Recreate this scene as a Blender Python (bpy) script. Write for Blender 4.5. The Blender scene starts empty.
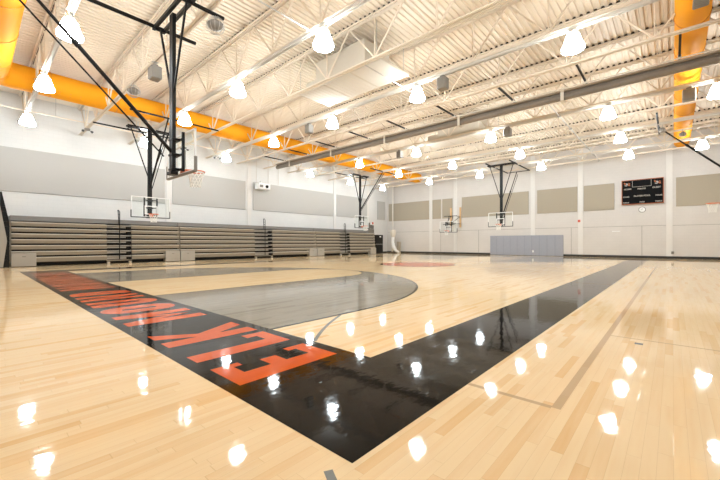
import bpy, math, random
from math import pi, sin, cos, radians as R
from mathutils import Vector, Matrix
random.seed(7)
SC = bpy.context.scene
COL = SC.collection

# ------------------------------------------------------------------ camera, world, exposure
cam = bpy.data.cameras.new('camera'); camo = bpy.data.objects.new('camera', cam); COL.objects.link(camo)
camo.location = (0, 0, 1.082); camo.rotation_euler = (R(90.142), 0, R(41.84))
cam.lens = 349.5/720*36; cam.sensor_width = 36; cam.shift_y = 2.33/720; cam.clip_start = 0.05; cam.clip_end = 200
SC.camera = camo
w = bpy.data.worlds.new('world'); SC.world = w; w.use_nodes = True
w.node_tree.nodes['Background'].inputs[0].default_value = (0.9, 0.95, 1, 1)
w.node_tree.nodes['Background'].inputs[1].default_value = 0.5
SC.view_settings.view_transform = 'Standard'; SC.view_settings.look = 'None'
SC.view_settings.gamma = 1; SC.view_settings.exposure = 2.1
LAMP = 17.0      # radiance of the lit lamp bells

# ------------------------------------------------------------------ room measures (metres)
XL, XR, YN, YF = -24.9, 5.5, -2.0, 32.6
ZB, ZT, ZD = 7.15, 8.6, 8.66      # joist bottom, joist top, deck underside
JY = [1.75 + 2.377*k for k in range(13)]
XC, Y0, X0 = -9.785, 2.532, -2.134

# ------------------------------------------------------------------ materials
def mat(name, col, rough=0.5, metal=0.0, noise=0.0, nscale=8.0, bump=0.0, emit=0.0, spec=0.5):
    m = bpy.data.materials.new(name); m.use_nodes = True
    nt = m.node_tree; b = nt.nodes['Principled BSDF']
    b.inputs['Base Color'].default_value = (*col, 1); b.inputs['Roughness'].default_value = rough
    b.inputs['Metallic'].default_value = metal; b.inputs['Specular IOR Level'].default_value = spec
    if emit:
        b.inputs['Emission Color'].default_value = (0.84, 0.94, 1.0, 1); b.inputs['Emission Strength'].default_value = emit
    tc = nt.nodes.new('ShaderNodeTexCoord')
    n = nt.nodes.new('ShaderNodeTexNoise'); n.inputs['Scale'].default_value = nscale; n.inputs['Detail'].default_value = 4
    nt.links.new(tc.outputs['Object'], n.inputs['Vector'])
    if noise:
        mx = nt.nodes.new('ShaderNodeMix'); mx.data_type = 'RGBA'
        mx.inputs[6].default_value = (*[c*(1-noise) for c in col], 1); mx.inputs[7].default_value = (*[min(1, c*(1+noise)) for c in col], 1)
        nt.links.new(n.outputs['Fac'], mx.inputs[0]); nt.links.new(mx.outputs[2], b.inputs['Base Color'])
    if bump:
        bp = nt.nodes.new('ShaderNodeBump'); bp.inputs['Strength'].default_value = bump; bp.inputs['Distance'].default_value = 0.01
        nt.links.new(n.outputs['Fac'], bp.inputs['Height']); nt.links.new(bp.outputs['Normal'], b.inputs['Normal'])
    return m

def floor_mat(name, ca, cb, grain=0.12, rough=0.045, seam=0.88):
    """lacquered maple strips running along Y; ca..cb is the strip-to-strip range"""
    m = bpy.data.materials.new(name); m.use_nodes = True
    nt = m.node_tree; N = nt.nodes; L = nt.links; b = N['Principled BSDF']
    tc = N.new('ShaderNodeTexCoord'); sp = N.new('ShaderNodeSeparateXYZ'); L.new(tc.outputs['Object'], sp.inputs[0])
    def M(op, a, bb=None, c=None):
        n = N.new('ShaderNodeMath'); n.operation = op
        for i, v in enumerate((a, bb, c)):
            if v is None: continue
            if isinstance(v, (int, float)): n.inputs[i].default_value = v
            else: L.new(v, n.inputs[i])
        return n.outputs[0]
    W = 0.060
    rx = M('DIVIDE', sp.outputs[0], W); row = M('FLOOR', rx); fx = M('SUBTRACT', rx, row)
    wn = N.new('ShaderNodeTexWhiteNoise'); wn.noise_dimensions = '1D'; L.new(row, wn.inputs['W'])
    off = M('MULTIPLY', wn.outputs['Value'], 7.3)
    ln = M('MULTIPLY_ADD', wn.outputs['Value'], 0.7, 0.6)
    ry = M('DIVIDE', M('ADD', sp.outputs[1], off), ln); cell = M('FLOOR', ry); fy = M('SUBTRACT', ry, cell)
    cv = N.new('ShaderNodeCombineXYZ'); L.new(row, cv.inputs[0]); L.new(cell, cv.inputs[1])
    w2 = N.new('ShaderNodeTexWhiteNoise'); w2.noise_dimensions = '2D'; L.new(cv.outputs[0], w2.inputs['Vector'])
    pw = M('POWER', w2.outputs['Value'], 4.5)
    mp = N.new('ShaderNodeMapping'); mp.inputs['Scale'].default_value = (26, 1.6, 1); L.new(tc.outputs['Object'], mp.inputs[0])
    ad = N.new('ShaderNodeVectorMath'); ad.operation = 'ADD'; L.new(mp.outputs[0], ad.inputs[0]); L.new(w2.outputs['Color'], ad.inputs[1])
    gr = N.new('ShaderNodeTexNoise'); gr.inputs['Scale'].default_value = 1.0; gr.inputs['Detail'].default_value = 6; L.new(ad.outputs[0], gr.inputs['Vector'])
    big = N.new('ShaderNodeTexNoise'); big.inputs['Scale'].default_value = 0.45; L.new(tc.outputs['Object'], big.inputs['Vector'])
    f = M('ADD', M('MULTIPLY', pw, 0.62), M('MULTIPLY', M('SUBTRACT', gr.outputs['Fac'], 0.45), grain*4))
    f = M('ADD', f, M('MULTIPLY', M('SUBTRACT', big.outputs['Fac'], 0.5), 0.3))
    mx = N.new('ShaderNodeMix'); mx.data_type = 'RGBA'; mx.clamp_factor = True
    mx.inputs[6].default_value = (*ca, 1); mx.inputs[7].default_value = (*cb, 1); L.new(f, mx.inputs[0])
    ex = M('GREATER_THAN', M('ABSOLUTE', M('SUBTRACT', fx, 0.5)), 0.485)
    ey = M('GREATER_THAN', M('ABSOLUTE', M('SUBTRACT', fy, 0.5)), 0.498)
    e = M('MAXIMUM', ex, ey)
    sm = N.new('ShaderNodeMix'); sm.data_type = 'RGBA'; sm.blend_type = 'MULTIPLY'
    L.new(e, sm.inputs[0]); L.new(mx.outputs[2], sm.inputs[6]); sm.inputs[7].default_value = (seam, seam*0.96, seam*0.9, 1)
    L.new(sm.outputs[2], b.inputs['Base Color'])
    b.inputs['Roughness'].default_value = rough; b.inputs['IOR'].default_value = 1.2
    b1 = N.new('ShaderNodeTexNoise'); b1.inputs['Scale'].default_value = 5.0; b1.inputs['Detail'].default_value = 3
    mp2 = N.new('ShaderNodeMapping'); mp2.inputs['Scale'].default_value = (1.6, 0.8, 1); L.new(tc.outputs['Object'], mp2.inputs[0]); L.new(mp2.outputs[0], b1.inputs['Vector'])
    bp = N.new('ShaderNodeBump'); bp.inputs['Strength'].default_value = 0.28; bp.inputs['Distance'].default_value = 0.004
    hh = M('ADD', b1.outputs['Fac'], M('MULTIPLY', w2.outputs['Value'], 0.06))
    L.new(hh, bp.inputs['Height']); L.new(bp.outputs['Normal'], b.inputs['Normal'])
    return m

def wall_mat(name, col, axis):
    """painted masonry with wide panel joints above and faint block courses below"""
    m = bpy.data.materials.new(name); m.use_nodes = True
    nt = m.node_tree; N = nt.nodes; L = nt.links; b = N['Principled BSDF']; b.inputs['Roughness'].default_value = 0.6
    b.inputs['Specular IOR Level'].default_value = 0.3
    tc = N.new('ShaderNodeTexCoord'); sp = N.new('ShaderNodeSeparateXYZ'); L.new(tc.outputs['Object'], sp.inputs[0])
    cb = N.new('ShaderNodeCombineXYZ'); L.new(sp.outputs[axis], cb.inputs[0]); L.new(sp.outputs[2], cb.inputs[1])
    br = N.new('ShaderNodeTexBrick'); L.new(cb.outputs[0], br.inputs['Vector'])
    br.inputs['Scale'].default_value = 1; br.inputs['Brick Width'].default_value = 0.4; br.inputs['Row Height'].default_value = 0.2
    br.inputs['Mortar Size'].default_value = 0.006
    br.inputs['Color1'].default_value = (*col, 1); br.inputs['Color2'].default_value = (*[c*0.985 for c in col], 1)
    br.inputs['Mortar'].default_value = (*[c*0.93 for c in col], 1)
    n = N.new('ShaderNodeTexNoise'); n.inputs['Scale'].default_value = 0.8; n.inputs['Detail'].default_value = 3; L.new(tc.outputs['Object'], n.inputs['Vector'])
    mx = N.new('ShaderNodeMix'); mx.data_type = 'RGBA'; mx.blend_type = 'MULTIPLY'; mx.inputs[0].default_value = 0.12
    L.new(br.outputs['Color'], mx.inputs[6]); L.new(n.outputs['Fac'], mx.inputs[7]); L.new(mx.outputs[2], b.inputs['Base Color'])
    return m

def glass_mat():
    m = bpy.data.materials.new('backboard_glass'); m.use_nodes = True
    nt = m.node_tree; N = nt.nodes; L = nt.links; N.remove(N['Principled BSDF'])
    t = N.new('ShaderNodeBsdfTransparent'); t.inputs[0].default_value = (0.985, 1.0, 0.995, 1)
    g = N.new('ShaderNodeBsdfGlossy'); g.inputs['Roughness'].default_value = 0.03; g.inputs[0].default_value = (0.9, 0.95, 1, 1)
    mx = N.new('ShaderNodeMixShader'); mx.inputs[0].default_value = 0.025; L.new(t.outputs[0], mx.inputs[1]); L.new(g.outputs[0], mx.inputs[2])
    L.new(mx.outputs[0], N['Material Output'].inputs[0]); return m

M = dict(
    wood=floor_mat('maple_floor', (0.95, 0.735, 0.455), (0.82, 0.49, 0.20), grain=0.17, rough=0.045),
    black_floor=floor_mat('black_stained_floor', (0.006, 0.005, 0.0045), (0.012, 0.009, 0.007), seam=0.6, rough=0.05),
    grey_floor=floor_mat('grey_stained_floor', (0.33, 0.30, 0.245), (0.23, 0.20, 0.15), rough=0.05),
    orange_floor=floor_mat('orange_painted_floor', (0.74, 0.125, 0.032), (0.70, 0.11, 0.028), grain=0.02, seam=0.95),
    line_tan=floor_mat('tan_line_paint', (0.66, 0.46, 0.28), (0.60, 0.40, 0.22), seam=0.95),
    line_grey=floor_mat('grey_line_paint', (0.27, 0.275, 0.265), (0.24, 0.245, 0.235), seam=0.95),
    wall_x=wall_mat('painted_block_side', (0.76, 0.752, 0.735), 1), wall_y=wall_mat('painted_block_end', (0.70, 0.662, 0.628), 0),
    pilaster=mat('pilaster_paint', (0.735, 0.71, 0.68), 0.6, noise=0.02),
    deck=mat('deck_paint', (0.71, 0.61, 0.49), 0.5, noise=0.04, nscale=2),
    joist=mat('joist_paint', (0.72, 0.62, 0.50), 0.6, noise=0.03),
    flute_shade=mat('flute_shadow_dark', (0.05, 0.035, 0.022), 0.9, noise=0.1),  # near-black colour imitating the shade inside the deck flutes
    channel=mat('white_channel', (0.64, 0.60, 0.54), 0.85, noise=0.02),
    duct=mat('orange_yellow_duct', (0.88, 0.36, 0.015), 0.7, noise=0.04, nscale=3, spec=0.15),
    duct_seam=mat('duct_seam', (0.72, 0.27, 0.015), 0.6, noise=0.05),
    black=mat('black_steel', (0.0045, 0.004, 0.004), 0.4, noise=0.1, spec=0.25),
    dark=mat('dark_grey_padding', (0.06, 0.06, 0.06), 0.5, noise=0.1),
    curtain=mat('rolled_curtain_vinyl', (0.20, 0.165, 0.13), 0.6, noise=0.12, nscale=14, bump=0.3),
    curtain_l=mat('curtain_pipe', (0.40, 0.34, 0.27), 0.5, noise=0.05),
    strap=mat('cream_strap', (0.68, 0.62, 0.53), 0.6, noise=0.04),
    white=mat('white_metal', (0.85, 0.85, 0.84), 0.35, noise=0.02),
    rim=mat('orange_rim', (0.78, 0.16, 0.04), 0.35, noise=0.05),
    net=mat('white_net_cord', (0.86, 0.84, 0.79), 0.8, noise=0.04),
    glass=glass_mat(),
    acoustic=mat('acoustic_fabric', (0.41, 0.36, 0.285), 0.95, noise=0.05, nscale=60, spec=0.1),
    acoustic_lit=mat('acoustic_fabric_grey_lit', (0.50, 0.485, 0.46), 0.9, noise=0.03, nscale=60, spec=0.15),  # same fabric as the far wall, lamp light on the left wall painted in
    pad=mat('grey_vinyl_pad', (0.33, 0.345, 0.40), 0.5, noise=0.05),
    pad_seam=mat('pad_edge', (0.22, 0.23, 0.27), 0.5, noise=0.05),
    bleach=mat('taupe_bleacher', (0.235, 0.20, 0.15), 0.5, noise=0.07, nscale=3),
    bleach_l=mat('pale_bleacher_nosing', (0.48, 0.44, 0.375), 0.45, noise=0.05, nscale=3),
    bleach_g=mat('grey_bleacher_panel', (0.21, 0.20, 0.19), 0.5, noise=0.05),
    bleach_box=mat('pale_bleacher_skirt', (0.36, 0.335, 0.295), 0.5, noise=0.04),
    sb_black=mat('scoreboard_face', (0.003, 0.003, 0.0032), 0.5, noise=0.1, spec=0.08),
    sb_trim=mat('scoreboard_trim', (0.40, 0.10, 0.02), 0.4, noise=0.05),
    sb_text=mat('scoreboard_lettering', (0.42, 0.38, 0.33), 0.5, noise=0.03),
    grey_box=mat('grey_enclosure', (0.22, 0.20, 0.175), 0.5, noise=0.06),
    steel=mat('dull_steel', (0.48, 0.46, 0.43), 0.35, metal=0.6, noise=0.08),
    postwood=mat('pine_post', (0.72, 0.47, 0.24), 0.6, noise=0.15, nscale=12),
    base=mat('dark_rubber_base', (0.02, 0.017, 0.015), 0.5, noise=0.1),
    red=mat('red_device', (0.62, 0.10, 0.05), 0.4, noise=0.05),
    lens=mat('black_glass_lens', (0.01, 0.01, 0.012), 0.1, noise=0.05),
    lamp=mat('lit_prismatic_bell', (0.9, 0.9, 0.88), 0.4, emit=LAMP),
    lamp_band=mat('lit_bell_lower_band', (0.9, 0.9, 0.88), 0.4, emit=LAMP*0.3),
    hvac=mat('unit_heater_paint', (0.58, 0.52, 0.43), 0.85, noise=0.02),
)

# ------------------------------------------------------------------ mesh helper
class MB:
    def __init__(s): s.v = []; s.f = []; s.mi = []; s.sm = []
    def add(s, vs, fs, mi=0, sm=False):
        o = len(s.v); s.v += [tuple(v) for v in vs]; s.f += [tuple(i+o for i in f) for f in fs]
        s.mi += [mi]*len(fs); s.sm += [sm]*len(fs); return s
    def box(s, a, b, mi=0):
        (x0, y0, z0), (x1, y1, z1) = [min(p) for p in zip(a, b)], [max(p) for p in zip(a, b)]
        vs = [(x, y, z) for x in (x0, x1) for y in (y0, y1) for z in (z0, z1)]
        return s.add(vs, [(0, 1, 3, 2), (4, 6, 7, 5), (0, 4, 5, 1), (2, 3, 7, 6), (0, 2, 6, 4), (1, 5, 7, 3)], mi)
    def bbox(s, a, b, c=0.01, mi=0):
        """box with chamfered edges"""
        lo = [min(p) for p in zip(a, b)]; hi = [max(p) for p in zip(a, b)]
        c = min(c, *[(h-l)*0.45 for l, h in zip(lo, hi)])
        vs = []; idx = {}
        for sx in (0, 1):
            for sy in (0, 1):
                for sz in (0, 1):
                    for ax in range(3):
                        p = [hi[0] if sx else lo[0], hi[1] if sy else lo[1], hi[2] if sz else lo[2]]
                        sg = (sx, sy, sz)
                        for k in range(3):
                            if k != ax: p[k] += -c if sg[k] else c
                        idx[(sx, sy, sz, ax)] = len(vs); vs.append(p)
        fs = []
        for ax in range(3):
            o = [k for k in range(3) if k != ax]
            for sd in (0, 1):
                q = []
                for (u, v) in ((0, 0), (1, 0), (1, 1), (0, 1)):
                    sg = [0, 0, 0]; sg[ax] = sd; sg[o[0]] = u; sg[o[1]] = v; q.append(idx[(*sg, ax)])
                fs.append(q)
            for u in (0, 1):
                for v in (0, 1):
                    q = []
                    for sd in (0, 1):
                        sg = [0, 0, 0]; sg[ax] = sd; sg[o[0]] = u; sg[o[1]] = v
                        q.append((idx[(*sg, o[0])], idx[(*sg, o[1])]))
                    fs.append((q[0][0], q[0][1], q[1][1], q[1][0]))
        for sx in (0, 1):
            for sy in (0, 1):
                for sz in (0, 1): fs.append([idx[(sx, sy, sz, k)] for k in range(3)])
        s.add(vs, fs, mi); s.fix = True; return s
    def tube(s, pts, r, n=8, mi=0, cap=True, sm=True):
        pts = [Vector(p) for p in pts]; rs = r if isinstance(r, (list, tuple)) else [r]*len(pts)
        d0 = (pts[1]-pts[0]).normalized(); up = Vector((0, 0, 1)) if abs(d0.z) < 0.95 else Vector((1, 0, 0))
        a = d0.cross(up).normalized(); vs = []
        for i, p in enumerate(pts):
            d = (pts[min(i+1, len(pts)-1)]-pts[max(i-1, 0)]).normalized()
            a = (a - d*a.dot(d)).normalized(); b = d.cross(a)
            for k in range(n):
                t = 2*pi*k/n + (pi/4 if n == 4 else 0); vs.append(p + (a*cos(t)+b*sin(t))*rs[i])
        fs = [(i*n+k, i*n+(k+1) % n, (i+1)*n+(k+1) % n, (i+1)*n+k) for i in range(len(pts)-1) for k in range(n)]
        s.add(vs, fs, mi, sm and n > 4)
        if cap: s.add(vs[:n], [tuple(range(n))[::-1]], mi); s.add(vs[-n:], [tuple(range(n))], mi)
        return s
    def bar(s, p, q, w, mi=0): return s.tube([p, q], w*0.7071, 4, mi, sm=False)
    def lathe(s, c, prof, n=24, mi=0, sm=True):
        cx, cy, cz = c; vs = [(cx+r*cos(2*pi*k/n), cy+r*sin(2*pi*k/n), cz+z) for r, z in prof for k in range(n)]
        fs = [(i*n+k, i*n+(k+1) % n, (i+1)*n+(k+1) % n, (i+1)*n+k) for i in range(len(prof)-1) for k in range(n)]
        return s.add(vs, fs, mi, sm)
    def poly(s, pts, z=0.0, mi=0): return s.add([(x, y, z) for x, y in pts], [tuple(range(len(pts)))], mi)
    def prism(s, pts, axis, a, b, mi=0):
        """polygon pts in the two other axes, extruded along axis from a to b"""
        def P(u, v, t):
            return {0: (t, u, v), 1: (u, t, v), 2: (u, v, t)}[axis]
        n = len(pts); vs = [P(u, v, a) for u, v in pts]+[P(u, v, b) for u, v in pts]
        fs = [tuple(range(n))[::-1], tuple(range(n, 2*n))]+[(i, (i+1) % n, n+(i+1) % n, n+i) for i in range(n)]
        return s.add(vs, fs, mi)
    def xf(s, mtx): s.v = [tuple(mtx @ Vector(v)) for v in s.v]; return s
    def mesh(s, name, mats):
        me = bpy.data.meshes.new(name); me.from_pydata(s.v, [], s.f); me.update()
        for m in (mats if isinstance(mats, (list, tuple)) else [mats]): me.materials.append(m)
        me.polygons.foreach_set('material_index', s.mi); me.polygons.foreach_set('use_smooth', s.sm)
        import bmesh
        bm = bmesh.new(); bm.from_mesh(me); 
        if not getattr(s, 'flat', False): bmesh.ops.recalc_face_normals(bm, faces=bm.faces)
        bm.to_mesh(me); bm.free(); return me
    def obj(s, name, mats, parent=None, loc=None):
        o = bpy.data.objects.new(name, s.mesh(name, mats)); COL.objects.link(o)
        if parent: o.parent = parent
        if loc: o.location = loc
        return o
def inst(name, me, parent=None, loc=(0, 0, 0), rz=0):
    o = bpy.data.objects.new(name, me); COL.objects.link(o); o.location = loc; o.rotation_euler = (0, 0, rz)
    if parent: o.parent = parent
    return o
def tag(o, label=None, cat=None, group=None, kind=None):
    if label: o['label'] = label
    if cat: o['category'] = cat
    if group: o['group'] = group
    if kind: o['kind'] = kind
    return o
def thing(name, label, cat, loc=(0, 0, 0), rz=0, group=None):
    o = bpy.data.objects.new(name, None); COL.objects.link(o); o.empty_display_size = 0.1
    o.location = loc; o.rotation_euler = (0, 0, rz); return tag(o, label, cat, group)
def dup(root, loc, rz=0, label=None, group=None):
    def cp(o, par):
        c = o.copy(); COL.objects.link(c)
        if par: c.parent = par
        for ch in list(o.children): cp(ch, c)
        return c
    r = cp(root, None); r.location = loc; r.rotation_euler = (0, 0, rz)
    if label: r['label'] = label
    if group: r['group'] = group
    return r
ORD = ['first', 'second', 'third', 'fourth', 'fifth', 'sixth', 'seventh', 'eighth', 'ninth', 'tenth', 'eleventh', 'twelfth', 'thirteenth']

# ------------------------------------------------------------------ structure: floor with its court markings
def ribbon(path, t, closed=False):
    """quads of a mitred stroke of half width t"""
    n = len(path); L = []; Rr = []
    for i in range(n):
        a = Vector(path[i-1] if (closed or i) else path[0]); p = Vector(path[i]); c = Vector(path[(i+1) % n] if (closed or i < n-1) else path[-1])
        d1 = (p-a).normalized() if (p-a).length else None; d2 = (c-p).normalized() if (c-p).length else None
        if d1 is None: d1 = d2
        if d2 is None: d2 = d1
        n1 = Vector((-d1.y, d1.x)); n2 = Vector((-d2.y, d2.x)); m = (n1+n2).normalized(); k = t/max(0.35, m.dot(n1))
        L.append(p+m*k); Rr.append(p-m*k)
    rng = range(n if closed else n-1)
    return [[L[i], L[(i+1) % n], Rr[(i+1) % n], Rr[i]] for i in rng]
fl = MB(); fl.flat = True
fl.poly([(XL-0.3, YN-0.3), (XR+0.3, YN-0.3), (XR+0.3, YF+0.3), (XL-0.3, YF+0.3)], 0, 0)
xs0, xs1 = X0, X0+0.959                 # right side band
xl0, xl1 = XC-7.651-0.959, XC-7.651     # left side band
yb0, yb1 = Y0-1.277, Y0
yfb = Y0+25.6
def rect(x0, y0, x1, y1, mi, z): fl.poly([(x0, y0), (x1, y0), (x1, y1), (x0, y1)], z, mi)
Z1, Z2, Z3 = 0.0008, 0.0016, 0.0024
rect(xl0, yb0, xs1, yb1, 1, Z1); rect(xl0, yfb, xs1, yfb+1.277, 1, Z1)
rect(xs0, yb1, xs1, yfb, 1, Z1); rect(xl0, yb1, xl1, yfb, 1, Z1)
rect(xl1, Y0+12.775, xs0, Y0+12.825, 1, Z1)                      # half-court line
def key(yb, s):
    """grey three-point area around a bare wooden key"""
    hc = yb+s*1.6; arc = [(XC+6.02*cos(a), hc+s*6.02*sin(a)) for a in [pi*k/64 for k in range(65)]]
    outer = [(XC+6.02, yb)]+arc+[(XC-6.02, yb)]
    ft = yb+s*5.79; a2 = [(XC+1.83*cos(a), ft+s*1.83*sin(a)) for a in [pi*k/32 for k in range(33)]]
    a2 = [(x, min(y, yb+7.60) if s > 0 else max(y, yb-7.60)) for x, y in a2]
    inner = [(XC+1.83, yb)]+a2+[(XC-1.83, yb)]
    # strips between the two outlines, matched by parameter
    def resample(P, n):
        seg = [0]
        for i in range(1, len(P)): seg.append(seg[-1]+math.dist(P[i-1], P[i]))
        out = []
        for k in range(n+1):
            d = seg[-1]*k/n; i = max(j for j in range(len(seg)) if seg[j] <= d+1e-9); i = min(i, len(P)-2)
            f = (d-seg[i])/max(1e-9, seg[i+1]-seg[i]); out.append((P[i][0]+(P[i+1][0]-P[i][0])*f, P[i][1]+(P[i+1][1]-P[i][1])*f))
        return out
    O = resample(outer, 120); I = resample(inner, 120)
    for k in range(120): fl.poly([O[k], O[k+1], I[k+1], I[k]], Z1, 2)
    for q in ribbon(outer, 0.028): fl.poly(q, Z2, 1)
    for q in ribbon(inner, 0.022): fl.poly(q, Z2, 1)
key(Y0, 1); key(yfb, -1)
# letters: read towards -X, tops towards -Y
def glyph(ch, x0, w, H=1.03, yb=2.40, t=0.115, wide=None):
    g = []
    def q(*p): g.append(list(p))
    def r(a, b, c, d): g.append([(a, b), (c, b), (c, d), (a, d)])
    def arc(cx, cy, rx, ry, a0, a1, n=7): return [(cx+rx*cos(R(a0+(a1-a0)*k/n)), cy+ry*sin(R(a0+(a1-a0)*k/n))) for k in range(n+1)]
    t = t if ch in 'ELK' else (0.14 if x0 > -10 else 0.12)
    s = 2*t; h = 0.17
    if ch == 'E': r(0, 0, s, H); r(s, 0, w, h); r(s, H-h, w*0.93, H); r(s, H/2-h/2, w*0.78, H/2+h/2)
    if ch == 'E' : r(w-0.1, h, w, h+0.09); r(w*0.93-0.09, H-h-0.08, w*0.93, H-h)
    if ch == 'L': r(0, 0, s, H); r(s, 0, w, h); r(w-0.14, h, w, h+0.12)
    if ch == 'K': r(0, 0, s, H); q((s, H*0.36), (w-s*1.05, 0), (w, 0), (s+0.13, H*0.56), (s, H*0.56)); q((s, H*0.56), (s+0.13, H*0.56), (w, H), (w-s*1.05, H), (s, H*0.62))
    if ch == 'M': a = w*0.30; r(0, 0, a, H); r(w-a, 0, w, H); q((a, H), (a, H*0.55), (w/2, 0.10), (w/2, H*0.42)); q((w-a, H), (w/2, H*0.42), (w/2, 0.10), (w-a, H*0.55))
    if ch == 'N': r(0, 0, s*0.85, H); r(w-s*0.85, 0, w, H); q((s*0.85, H), (s*0.85, H*0.6), (w-s*0.85, 0), (w-s*0.85, H*0.4))
    if ch in 'OU':
        ro = w/2-t
        if ch == 'O': P = arc(w/2, H-w/2+0.02, ro, ro, 0, 180)+arc(w/2, w/2-0.02, ro, ro, 180, 360); g += ribbon([Vector(p) for p in P], t, True)
        else: P = [(w-t, H)]+arc(w/2, w/2-0.02, ro, ro, 0, -180)+[(t, H)]; g += ribbon(P, t)
    if ch == 'D': P = [(0, H-t), (w*0.4, H-t)]+arc(w*0.5, H-w*0.55, w*0.5-t, w*0.55-t, 90, 0)[1:]+arc(w*0.5, w*0.55, w*0.5-t, w*0.55-t, 0, -90)+[(0, t)]; g += ribbon(P, t); r(0, 2*t, s*0.9, H-2*t)
    if ch == 'R': P = [(0, H-t), (w*0.5, H-t)]+arc(w*0.55, H-0.27, w*0.45-t, 0.27-t, 80, -80)+[(w*0.5, H-0.54+t), (s*.9, H-0.54+t)]; g += ribbon(P, t*0.9); r(0, 0, s*0.9, H-2*t); q((s*0.9, H*0.46), (w-s, 0), (w, 0), (w-0.14, H*0.5))
    if ch == 'S': rr = w/2-t; P = [(w-t, H*0.68)]+arc(w/2, H-w/2, rr, rr, 0, 180)+[(t, H*0.62), (w-t, H*0.40)]+arc(w/2, w/2, rr, rr, 0, -180)+[(t, H*0.33)]; g += ribbon(P, t*0.95)
    for p in g: fl.poly([(x0-a, yb-b) for a, b in [(v[0], v[1]) for v in p]], Z2, 3)
for ch, x, wd in [('E', -2.45, .53), ('L', -3.20, .55), ('K', -3.87, .66), ('M', -5.25, .82), ('O', -6.27, .66), ('U', -7.14, .67), ('N', -8.03, .68), ('D', -8.94, .60),
                  ('M', -10.22, .80), ('O', -11.27, .58), ('U', -12.13, .58), ('N', -13.0, .58), ('D', -13.86, .56), ('E', -14.70, .52), ('R', -15.52, .56), ('S', -16.38, .56)]:
    glyph(ch, x, wd)
# centre court logo disc, thin cross-court lines
for k in range(48):
    a0, a1 = 2*pi*k/48, 2*pi*(k+1)/48; c = (XC, Y0+12.8)
    fl.poly([c, (c[0]+1.8*cos(a0), c[1]+1.8*sin(a0)), (c[0]+1.8*cos(a1), c[1]+1.8*sin(a1))], Z2, 3)
    fl.poly([(c[0]+r*cos(a), c[1]+r*sin(a)) for r, a in ((1.8, a0), (1.9, a0), (1.9, a1), (1.8, a1))], Z2, 1)
def arcline(cx, cy, r, a0, a1, mi, hw=0.022, n=24, z=Z1):
    for q in ribbon([(cx+r*cos(R(a0+(a1-a0)*k/n)), cy+r*sin(R(a0+(a1-a0)*k/n))) for k in range(n+1)], hw): fl.poly(q, z, mi)
arcline(1.62, 6.4, 5.98, 206.5, 220.2, 5); arcline(1.62, 6.4, 5.98, 241.6, 250, 5)
rect(-0.60, 2.56, -0.545, 30, 4, Z1); rect(xs1, 2.54, -0.60, 2.585, 4, Z1)
rect(-0.545, 5.0, 5.0, 5.03, 4, Z1); rect(xs0, 11.08, xs1, 11.11, 4, Z2); rect(-0.31, 4.76, -0.24, 4.84, 5, Z1)
tag(fl.obj('floor', [M['wood'], M['black_floor'], M['grey_floor'], M['orange_floor'], M['line_tan'], M['line_grey']]), kind='structure')

# ------------------------------------------------------------------ structure: walls, pilasters, baseboards, deck
def struct(name, mb, m): return tag(mb.obj(name, m), kind='structure')
TOP = 9.0
struct('wall_left', MB().box((XL-0.3, YN-0.3, -0.02), (XL, YF+0.3, TOP)), M['wall_x'])
struct('wall_far', MB().box((XL, YF, -0.02), (XR, YF+0.3, TOP)), M['wall_y'])
struct('wall_right', MB().box((XR, YN-0.3, -0.02), (XR+0.3, YF+0.3, TOP)), M['wall_x'])
struct('wall_near', MB().box((XL, YN-0.3, -0.02), (XR, YN, TOP)), M['wall_y'])
struct('baseboard_left', MB().box((XL, YN, 0), (XL+0.03, YF, 0.13)), M['base'])
struct('baseboard_far', MB().box((XL+0.03, YF-0.03, 0), (XR, YF, 0.17)), M['base'])
dk = MB(); dk.flat = True; x = XL-0.2; prof = []
while x < XR+0.3:
    prof += [(x, ZD+0.048), (x+0.065, ZD+0.048), (x+0.085, ZD), (x+0.18, ZD)]; x += 0.2
vs = [(a, YN-0.2, b) for a, b in prof]+[(a, YF+0.2, b) for a, b in prof]; n = len(prof)
dk.add(vs, [(i, i+1, n+i+1, n+i) for i in range(n-1)])
dk.add([(XL-0.3, YN-0.3, TOP), (XR+0.3, YN-0.3, TOP), (XR+0.3, YF+0.3, TOP), (XL-0.3, YF+0.3, TOP)], [(0, 1, 2, 3)])
struct('ceiling', dk, M['deck'])
k = 1
for y in (8.8, 14.69, 24.05, 29.1):
    struct('trim_%d' % k, MB().box((XL, y-0.17, 0.13), (XL+0.04, y+0.17, ZD)), M['pilaster']); k += 1
for x in (-19.1, -16.3, -9.05, -5.5, -0.18):
    struct('trim_%d' % k, MB().box((x-0.17, YF-0.04, 0.17), (x+0.17, YF, ZD)), M['pilaster']); k += 1
# recessed joint strips of the far wall
for x0, x1, z0, z1 in ((-24.8, -0.5, 2.33, 2.35), (-0.5, 5.4, 2.31, 2.33)):
    struct('trim_%d' % k, MB().box((x0, YF-0.006, z0), (x1, YF, z1)), M['grey_box']); k += 1
for x in (-17.95, -6.15, -1.68, -13.9):
    struct('trim_%d' % k, MB().box((x-0.012, YF-0.008, 0.17), (x+0.012, YF, 2.33)), M['grey_box']); k += 1

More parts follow.
